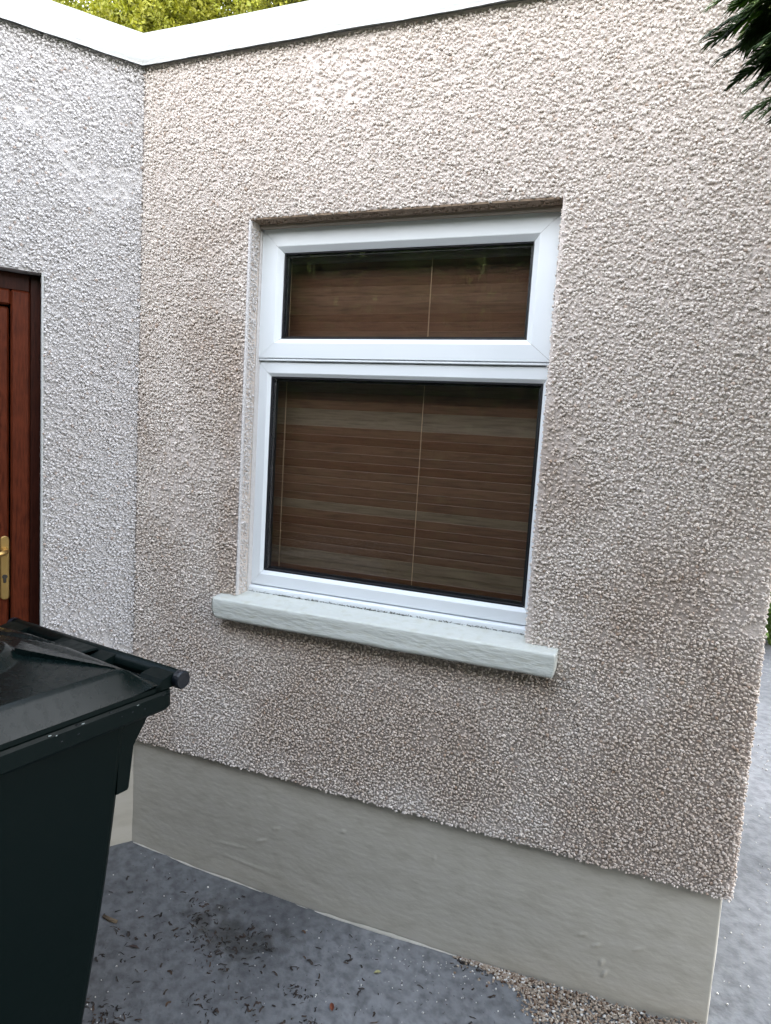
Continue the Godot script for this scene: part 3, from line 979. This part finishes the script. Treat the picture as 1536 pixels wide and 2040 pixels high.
func crown(called: String, parent: Node, blobs: Array, n: int, mesh: Mesh, cols: Array, sd: int, shell := 0.45) -> void:
	var r := RandomNumberGenerator.new()
	r.seed = sd
	var vol := 0.0
	for q in blobs: vol += q[1].x * q[1].y
	var T := []
	var C := []
	for q in blobs:
		var m := int(n * q[1].x * q[1].y / vol)
		var tone: Color = cols[0].lerp(cols[1], r.randf())
		for k in m:
			var d := Vector3(r.randfn(), r.randfn(), r.randfn()).normalized()
			var rad := lerpf(shell, 1.0, sqrt(r.randf())) * (1.0 + 0.22 * nz.get_noise_3d(d.x * 14.0 + q[0].x * 7.0, d.y * 14.0, d.z * 14.0))
			var p: Vector3 = q[0] + d * rad * q[1]
			var b := Basis.from_euler(Vector3(r.randf() * TAU, r.randf() * TAU, r.randf() * TAU)).scaled(Vector3.ONE * r.randf_range(0.7, 1.3))
			T.append(Transform3D(b, p))
			var c: Color = tone.lerp(cols[r.randi() % cols.size()], 0.5) * r.randf_range(0.8, 1.2)
			C.append(Color(c.r, c.g, c.b))
	multi(called, parent, mesh, T, C, M.leaf)

func broadleaf(label: String, at: Vector3, blobs: Array, n: int, cols: Array, sd: int, top: float) -> void:
	var t := node("tree", self, at)
	tag(t, label, "tree", "trees behind the house")
	var st := begin(true)
	var p := []
	var r := []
	for k in 8:
		p.append(Vector3(0.12 * sin(k * 1.3), top * k / 7.0 - (0.4 if k == 0 else 0.0), 0.1 * cos(k * 1.7)))
		r.append(lerpf(0.24, 0.06, k / 7.0))
	tube(st, p, r, 10)
	for q in blobs:
		var base: Vector3 = p[4].lerp(p[6], rng.randf())
		var c: Vector3 = q[0]
		tube(st, [base, base.lerp(c, 0.5) + Vector3(0, -0.15, 0), c], [0.07, 0.045, 0.015], 6)
	put(done(st), "trunk", M.bark, t)
	crown("crown", t, blobs, n, sprig_mesh(11, 0.062, 0.032, 0.15, sd), cols, sd)

func spray_mesh(sd: int) -> ArrayMesh:
	# a flat drooping conifer spray: a twig with narrow blades raked forward on both sides
	var r := RandomNumberGenerator.new()
	r.seed = sd
	var st := begin()
	var L := 0.080
	var pos := func(t: float) -> Vector3: return Vector3(0, -0.022 * t * t, 0) + Vector3(0, 0, L * t)
	var n := 13
	for k in n:
		var t := (k + 0.5) / n
		for s in [-1.0, 1.0]:
			var o: Vector3 = pos.call(t)
			var l := lerpf(0.046, 0.026, t) * r.randf_range(0.75, 1.15)
			var a := lerpf(0.95, 0.35, t) + r.randf_range(-0.12, 0.12)
			var d := Vector3(s * sin(a), r.randf_range(-0.35, -0.05), cos(a)).normalized()
			var w := d.cross(Vector3.UP).normalized() * 0.0024
			var up := Vector3(0, 0.0011, 0)
			var m := o + d * l * 0.5
			var e := o + d * l + Vector3(0, -0.004, 0)
			# a blade with a ridge, so it has a top and two flanks
			poly(st, [o - w, o + up, m + up, m - w * 1.1], Vector3.UP - w * 200.0)
			poly(st, [o + up, o + w, m + w * 1.1, m + up], Vector3.UP + w * 200.0)
			poly(st, [m - w * 1.1, m + up, e], Vector3.UP - w * 200.0)
			poly(st, [m + up, m + w * 1.1, e], Vector3.UP + w * 200.0)
	tube(st, [pos.call(0.0), pos.call(0.5), pos.call(1.0)], [0.0016, 0.0013, 0.0006], 4, false)
	return done(st)

func aim(d: Vector3, roll: float, s: float) -> Basis:
	var z := d.normalized()
	var x := Vector3.UP.cross(z).normalized() if absf(z.y) < 0.98 else Vector3.RIGHT
	var y := z.cross(x)
	return (Basis(x, y, z) * Basis(Vector3(0, 0, 1), roll)).scaled_local(Vector3.ONE * s)

func branch_conifer() -> void:
	var org := Vector3(3.05, 0.04, 0.75)
	var t := node("conifer_tree", self, org)
	tag(t, "dark green conifer whose drooping branch hangs in at the top right", "tree")
	var st := begin(true)
	tube(st, [Vector3(0, -0.3, 0), Vector3(0.03, 1.2, 0), Vector3(-0.02, 2.8, 0.03), Vector3(0, 4.6, 0)], [0.12, 0.10, 0.07, 0.02], 12)
	put(done(st), "trunk", M.bark, t)
	var r := RandomNumberGenerator.new()
	r.seed = 77
	# where the outermost tips hang in front of the wall
	var tips := [Vector3(1.828, 2.320, 0.90), Vector3(1.838, 2.365, 0.90), Vector3(1.846, 2.345, 0.84), Vector3(1.866, 2.312, 0.86), Vector3(1.884, 2.255, 0.94), Vector3(1.908, 2.245, 0.90), Vector3(1.905, 2.222, 0.86), Vector3(1.925, 2.205, 0.90), Vector3(1.840, 2.43, 0.95), Vector3(1.86, 2.40, 0.80), Vector3(1.875, 2.345, 0.98), Vector3(1.89, 2.30, 0.80), Vector3(1.85, 2.50, 0.88), Vector3(1.90, 2.36, 0.9), Vector3(1.93, 2.28, 0.95), Vector3(1.94, 2.24, 0.82)]
	for k in 230:
		var a := r.randf() * TAU
		var y := r.randf_range(2.25, 4.5)
		var rad := 1.2 * (1.0 - (y - 2.0) / 3.6) + 0.1
		var p := org + Vector3(cos(a) * rad, y, sin(a) * rad)
		if k < 110:
			var px := r.randf_range(1.85, 2.12)
			var pz := r.randf_range(0.76, 1.05)
			p = Vector3(px, maxf(2.15, 2.345 - 1.35 * (px - 1.83)) + r.randf_range(0.01, 0.30) - (pz - 0.9) * 0.54, pz)
		if p.z > 1.35 and p.x < 2.45: continue
		tips.append(p)
	var T := [[], []]
	var C := [[], []]
	var bs := begin(true)
	for tip in tips:
		var e: Vector3 = tip
		var root := Vector3(org.x, minf(e.y + 0.28, 4.5), org.z)
		var n := 14
		var path := []
		for i in 5:
			var u := i / 4.0 * 0.93
			path.append(root.lerp(e, u) + Vector3(0, 0.10 * sin(u * PI), 0) - org)
		tube(bs, path, [0.014, 0.010, 0.006, 0.0025, 0.001], 5, false)
		var far := (e - root).length()
		for i in n:
			# the last spray ends at the tip
			var back := 0.075 + i * 0.032
			if back > far: break
			var u := 1.0 - back / far
			var o := root.lerp(e, u) + Vector3(0, 0.10 * sin(u * PI), 0)
			var along := (e - root).normalized()
			for s in ([0.0] if i == 0 else [-1.0, 1.0, 0.0]):
				var d := along.rotated(Vector3.UP, s * r.randf_range(0.4, 0.9)) + Vector3(0, r.randf_range(-0.55, 0.05) if i > 0 else 0.0, 0)
				var w := r.randi() % 2
				T[w].append(Transform3D(aim(d, r.randf_range(-0.7, 0.7), r.randf_range(0.75, 1.1)), o - org))
				var c := Color(0.022, 0.048, 0.012).lerp(Color(0.05, 0.085, 0.018), r.randf()) * r.randf_range(0.7, 1.25)
				C[w].append(Color(c.r, c.g, c.b))
	put(done(bs), "branch", M.bark, t)
	for w in 2:
		multi("foliage", t, spray_mesh(5 + w), T[w], C[w], M.needle)

func girth(u: float) -> float:
	return (0.75 + 0.25 * smoothstep(0.0, 0.12, u)) * sqrt(maxf(0.0, 1.0 - pow(u, 9.0))) * (1.0 - 0.08 * u)

func added_hedge_row() -> void:
	# unseen clipped conifers, added and shaped to hide the low sky from the wall
	var spots := [Vector3(-4.4, 0, 3.50), Vector3(-3.2, 0, 3.35), Vector3(-2.0, 0, 3.45), Vector3(-0.8, 0, 3.40), Vector3(0.4, 0, 3.50), Vector3(1.6, 0, 3.45), Vector3(2.8, 0, 3.55), Vector3(4.0, 0, 3.40), Vector3(5.2, 0, 3.30)]
	var says := ["added unseen conifer farthest along the row, beyond the door side", "added unseen conifer second in the row from the door side", "added unseen conifer third in the row across the yard", "added unseen conifer fourth in the row across the yard", "added unseen conifer fifth in the row across the yard", "added unseen conifer behind the viewer, facing the window", "added unseen conifer right of the one behind the viewer", "added unseen conifer last but one in the row at the right", "added unseen conifer at the right end of the row"]
	var proto: Node3D
	var H := 3.5
	var R := 1.0
	var r := RandomNumberGenerator.new()
	r.seed = 303
	for i in spots.size():
		var t: Node3D
		if i == 0:
			t = node("added_conifer", self, spots[i])
			var st := begin(true)
			tube(st, [Vector3(0, -0.3, 0), Vector3(0, 1.5, 0.02), Vector3(0, H * 0.9, 0)], [0.14, 0.12, 0.02], 10)
			put(done(st), "trunk", M.bark, t)
			var core := sheet(28, 30, func(a: int, j: int):
				var u := j / 30.0
				var ang := TAU * a / 28.0
				var rad := R * 0.9 * girth(u)
				rad *= 1.0 + 0.16 * nz.get_noise_3d(cos(ang) * 12.0, u * 60.0, sin(ang) * 12.0)
				return Vector3(cos(ang) * rad, 0.15 + u * (H - 0.2), sin(ang) * rad), Vector3(0, 0, 1))
			put(core, "shade_core", M.shade_core, t)  # opaque core added inside so no light comes through
			var T := []
			var C := []
			for k in 5200:
				var u := r.randf()
				var ang := r.randf() * TAU
				var rad := R * 0.92 * girth(u)
				var d := Vector3(cos(ang), r.randf_range(-0.2, 0.5), sin(ang))
				T.append(Transform3D(aim(d, r.randf() * TAU, r.randf_range(1.6, 2.6)), Vector3(cos(ang) * rad, 0.12 + u * (H - 0.2), sin(ang) * rad)))
				var c := Color(0.03, 0.055, 0.016).lerp(Color(0.055, 0.085, 0.02), r.randf())
				C.append(c)
			multi("foliage", t, spray_mesh(9), T, C, M.needle)
			proto = t
		else:
			t = proto.duplicate()
			t.name = "added_conifer_%03d" % i
			add_child(t)
			t.position = spots[i]
			t.rotation.y = i * 1.9
			t.scale = Vector3(1.0, 1.0 + 0.05 * sin(i * 2.0), 1.0)
		tag(t, says[i], "tree", "conifer row added to shade the yard")

func plants() -> void:
	broadleaf("sunlit yellow-green tree rising behind the white coping's inner corner", Vector3(-5.6, 0, -7.6),
		[[Vector3(0.4, 8.8, 0.2), Vector3(1.9, 1.6, 1.6)], [Vector3(-1.1, 8.5, 0.4), Vector3(1.3, 1.2, 1.2)], [Vector3(1.6, 7.9, 0.5), Vector3(1.4, 1.1, 1.2)], [Vector3(0.2, 10.2, 0), Vector3(1.5, 1.2, 1.3)], [Vector3(-0.4, 7.4, 0.6), Vector3(1.6, 0.9, 1.2)], [Vector3(2.6, 9.2, -0.3), Vector3(1.2, 1.1, 1.1)]],
		14000, [Color(0.34, 0.34, 0.025), Color(0.20, 0.23, 0.018), Color(0.40, 0.385, 0.06)], 501, 8.6)
	broadleaf("paler sunlit tree behind the coping, right of the corner", Vector3(-2.2, 0, -7.9),
		[[Vector3(-0.5, 7.9, 0.2), Vector3(1.3, 1.1, 1.2)], [Vector3(0.7, 7.3, 0.3), Vector3(1.3, 0.9, 1.2)], [Vector3(-1.3, 8.6, -0.2), Vector3(1.1, 1.0, 1.0)], [Vector3(1.9, 6.9, 0.2), Vector3(1.2, 0.8, 1.1)]],
		8000, [Color(0.36, 0.36, 0.10), Color(0.18, 0.22, 0.03), Color(0.27, 0.29, 0.03)], 502, 7.4)
	broadleaf("small leafy tree top showing left of the sunlit tree", Vector3(-8.6, 0, -7.4),
		[[Vector3(0.15, 8.1, 0.2), Vector3(0.8, 0.65, 0.8)], [Vector3(-0.6, 8.2, 0), Vector3(0.6, 0.55, 0.7)], [Vector3(0.7, 7.6, 0), Vector3(0.8, 0.7, 0.8)]],
		2200, [Color(0.28, 0.30, 0.03), Color(0.18, 0.21, 0.02), Color(0.33, 0.33, 0.04)], 503, 7.6)
	# shrub beyond the far corner of the path
	var s := node("shrub", self, Vector3(3.25, 0.04, -5.1))
	tag(s, "low green shrub beyond the far end of the path, past the house corner", "shrub")
	var st := begin(true)
	tube(st, [Vector3(0, -0.05, 0), Vector3(0.05, 0.3, 0)], [0.03, 0.015], 6)
	put(done(st), "stem", M.bark, s)
	crown("crown", s, [[Vector3(-0.2, 0.35, 0.2), Vector3(0.42, 0.34, 0.36)], [Vector3(0.35, 0.5, 0), Vector3(0.5, 0.45, 0.4)], [Vector3(-0.15, 0.7, -0.2), Vector3(0.45, 0.4, 0.4)]], 900, sprig_mesh(8, 0.06, 0.035, 0.09, 77), [Color(0.05, 0.10, 0.012), Color(0.08, 0.13, 0.02)], 78)

# ---------------------------------------------------------------- small things on the ground
func litter() -> void:
	# curled leaf scraps
	var st := begin()
	var prev := []
	for k in 5:
		var t := k / 4.0
		var w := 0.20 * sin(PI * (0.12 + 0.76 * t)) * (0.75 + 0.35 * sin(t * 11.0)) + 0.015
		var c := Vector3(t - 0.5, 0.10 + 0.16 * sin(t * 5.0), 0.14 * sin(t * 3.3))
		var row := [c + Vector3(0, 0.05, -w), c, c + Vector3(0, 0.07, w)]
		if k > 0:
			poly(st, [prev[0], prev[1], row[1], row[0]], Vector3.UP)
			poly(st, [prev[1], prev[2], row[2], row[1]], Vector3.UP)
		prev = row
	var scrap := done(st)
	var T := []
	var C := []
	var clumps := [[0.94, 0.33, 0.03, 26], [0.72, 0.50, 0.03, 22], [0.53, 0.66, 0.045, 60], [1.06, 0.425, 0.02, 20], [0.55, 0.23, 0.08, 60], [0.62, 0.27, 0.07, 45], [0.50, 0.15, 0.05, 25], [0.70, 0.18, 0.06, 35], [0.86, 0.44, 0.03, 16], [0.66, 0.36, 0.04, 16], [1.42, -0.005, 0.03, 40], [1.52, 0.0, 0.04, 50], [1.68, 0.0, 0.05, 40], [1.88, 0.0, 0.05, 45], [2.0, 0.005, 0.05, 40]]
	for k in 800:
		var x := rng.randf_range(0.1, 1.75)
		var z := rng.randf_range(0.02, 1.0)
		if rng.randf() > clampf(0.25 + z * 1.4 + 0.5 * nz.get_noise_2d(x * 12.0, z * 12.0), 0.06, 1.0): continue
		T.append([x, z, rng.randf_range(0.008, 0.026)])
	for q in clumps:
		for k in q[3]:
			T.append([q[0] + rng.randfn() * q[2], maxf(-0.012, q[1] + rng.randfn() * q[2] * 0.5), rng.randf_range(0.006, 0.022)])
	for k in 500:
		T.append([rng.randf_range(0.1, 1.8), absf(rng.randfn()) * 0.4 + 0.03, rng.randf_range(0.002, 0.006)])
	for k in 60:
		T.append([rng.randf_range(2.2, 3.0), rng.randf_range(-4.0, -0.1), rng.randf_range(0.005, 0.014)])
	var X := []
	for q in T:
		var s: float = q[2]
		var b := Basis(Vector3.UP, rng.randf() * TAU) * Basis(Vector3.RIGHT, rng.randf_range(-0.3, 0.3))
		X.append(Transform3D(b * Basis.from_scale(Vector3(s * rng.randf_range(0.7, 1.3), s * rng.randf_range(0.35, 0.9), s * rng.randf_range(0.35, 1.3) * (1.0 if rng.randf() < 0.5 else -1.0))), Vector3(q[0], ground_y(q[0], q[1]) + 0.0004, q[1])))
		var c := Color(0.022, 0.018, 0.016).lerp(Color(0.075, 0.042, 0.024), rng.randf() * rng.randf()) * rng.randf_range(0.6, 1.3)
		C.append(Color(c.r, c.g, c.b))
	var o := multi("leaf_litter", self, scrap, X, C, M.litter)
	tag(o, "dark shrivelled leaf scraps strewn over the concrete", "leaf litter", "", "stuff")
	# white grit
	X = []; C = []
	for k in 760:
		var x := rng.randf_range(0.05, 2.1)
		var z := rng.randf_range(0.0, 0.95)
		if k > 300:
			x = rng.randf_range(2.17, 3.0); z = rng.randf_range(-4.2, 0.1)
		elif k > 230:
			x = 1.3 + rng.randfn() * 0.13; z = absf(rng.randfn()) * 0.09 + 0.01
		var s := rng.randf_range(0.0012, 0.0030) * (1.0 if rng.randf() < 0.85 else 1.7) * (1.5 if k > 300 else 1.0)
		X.append(Transform3D(Basis.from_euler(Vector3(rng.randf() * 6, rng.randf() * 6, rng.randf() * 6)).scaled(Vector3.ONE * s), Vector3(x, ground_y(x, z) + s * 0.5, z)))
		var v := rng.randf_range(0.4, 0.75)
		C.append(Color(v, v * 0.96, v * 0.9))
	o = multi("grit", self, PEB[1], X, C, M.litter)
	tag(o, "loose white grit scattered on the concrete", "grit", "", "stuff")
	# fallen chips piled against the plinth
	X = []; C = []
	for k in 5200:
		var x := rng.randf_range(1.40, 2.14)
		var reach := lerpf(0.012, 0.15, smoothstep(1.45, 1.75, x)) * maxf(0.15, 1.0 + 0.8 * nz.get_noise_2d(x * 14.0, 31.0) + 0.5 * nf.get_noise_2d(x * 25.0, 3.0))
		if x > 1.95: reach *= lerpf(1.0, 0.5, (x - 1.95) / 0.2)
		var u := rng.randf()
		x += rng.randfn() * 0.015
		var z := -0.016 + u * reach
		if x > 1.60 and x < 1.72 and rng.randf() < 0.06: z += rng.randf() * 0.10
		if rng.randf() < 0.75 * u * u: continue
		if rng.randf() < 0.05: z += -0.03 * log(maxf(0.02, rng.randf()))
		# a bare tongue of concrete comes in from the front
		if absf(x - 1.82) < 0.09 and z > 0.085 + absf(x - 1.82) * 0.5 and rng.randf() < 0.9: continue
		var s := rng.randf_range(0.0024, 0.0056)
		var hgt := 0.014 * (1.0 - u) * smoothstep(1.5, 1.8, x)
		X.append(Transform3D(Basis.from_euler(Vector3(rng.randf() * 6, rng.randf() * 6, rng.randf() * 6)).scaled(Vector3(s * 1.1, s * 0.9, s)), Vector3(x, ground_y(x, z) + s * 0.4 + rng.randf() * hgt, z)))
		var c := Color(0.42, 0.36, 0.29).lerp(Color(0.22, 0.15, 0.10), rng.randf())
		if rng.randf() < 0.16: c = Color(0.09, 0.05, 0.03)
		if rng.randf() < 0.10: c = Color(0.62, 0.60, 0.56)
		C.append(Color(c.r, c.g, c.b))
	o = multi("gravel", self, PEB[2], X, C, M.litter)
	tag(o, "cream and brown stone chips heaped along the foot of the plinth", "gravel", "", "stuff")
	# single leaves and a twig
	var L := leaf_mesh(0.034, 0.014)
	fallen(L, "fallen_leaf", "rust-red leaf lying alone on the concrete", Vector3(1.09, 0, 0.356), 0.5, M.dry_leaf)
	fallen(leaf_mesh(0.026, 0.013), "fallen_leaf", "pale yellow leaf on the concrete near the plinth", Vector3(1.166, 0, 0.147), 2.2, M.pale_leaf)
	fallen(leaf_mesh(0.040, 0.011), "fallen_leaf", "dull brown leaf on the concrete near the bin", Vector3(0.372, 0, 0.415), -1.4, M.brown_leaf)
	var st2 := begin(true)
	tube(st2, [Vector3(-0.03, 0.006, 0), Vector3(0, 0.0065, 0.004), Vector3(0.03, 0.006, 0.002)], [0.006, 0.007, 0.0055], 8)
	var tw := put(done(st2), "twig", M.twig, self)
	tw.position = Vector3(0.232, ground_y(0.232, 0.349), 0.349)
	tag(tw, "short tan stick beside the bin's back edge", "twig")

func fallen(me: Mesh, called: String, label: String, at: Vector3, turn: float, m: Material) -> void:
	var o := put(me, called, m, self)
	o.rotation = Vector3(-PI / 2 + 0.08, turn, 0)
	o.position = Vector3(at.x, ground_y(at.x, at.z) + 0.004, at.z)
	tag(o, label, "leaf")

# ----------------------------------------------------------------
func _ready() -> void:
	rng.seed = 20240
	nz.seed = 5
	nz.frequency = 0.11
	nz.fractal_octaves = 4
	nf.seed = 8
	nf.frequency = 0.25
	nf.fractal_octaves = 3
	# camera
	var cam := Camera3D.new()
	cam.name = "camera"
	add_child(cam)
	cam.position = Vector3(1.81347, 1.70001, 2.04970)
	cam.basis = Basis.from_euler(Vector3(-0.108925, 0.366075, 0.060675), EULER_ORDER_YXZ)
	cam.fov = 74.74
	cam.near = 0.05
	cam.far = 500.0
	cam.current = true
	# sky
	var sky := ProceduralSkyMaterial.new()
	sky.sky_top_color = Color(0.46, 0.525, 0.62)
	sky.sky_horizon_color = Color(0.985, 0.985, 0.985)
	sky.sky_curve = 0.7
	sky.ground_bottom_color = Color(0.25, 0.25, 0.25)
	sky.ground_horizon_color = Color(0.55, 0.57, 0.58)
	sky.energy_multiplier = 1.2
	var env := Environment.new()
	env.background_mode = Environment.BG_SKY
	env.sky = Sky.new()
	env.sky.sky_material = sky
	env.tonemap_mode = Environment.TONE_MAPPER_LINEAR
	env.tonemap_exposure = 7.4
	env.sdfgi_enabled = true
	env.ssao_enabled = true
	env.ssil_enabled = true
	var we := WorldEnvironment.new()
	we.name = "environment"
	we.environment = env
	add_child(we)
	# sun, from behind the house and to the left: the whole yard lies in the house's shade
	var sun := DirectionalLight3D.new()
	sun.name = "sun"
	add_child(sun)
	sun.look_at_from_position(Vector3(-0.85, 0.31, -0.30), Vector3.ZERO)
	sun.light_color = Color(1.0, 0.94, 0.84)
	sun.light_energy = 1.5
	sun.light_angular_distance = 0.5
	sun.shadow_enabled = true
	# scene
	materials()
	ground()
	house()
	blind()
	added_hedge_row()
	plants()
	branch_conifer()
	bin()
	litter()
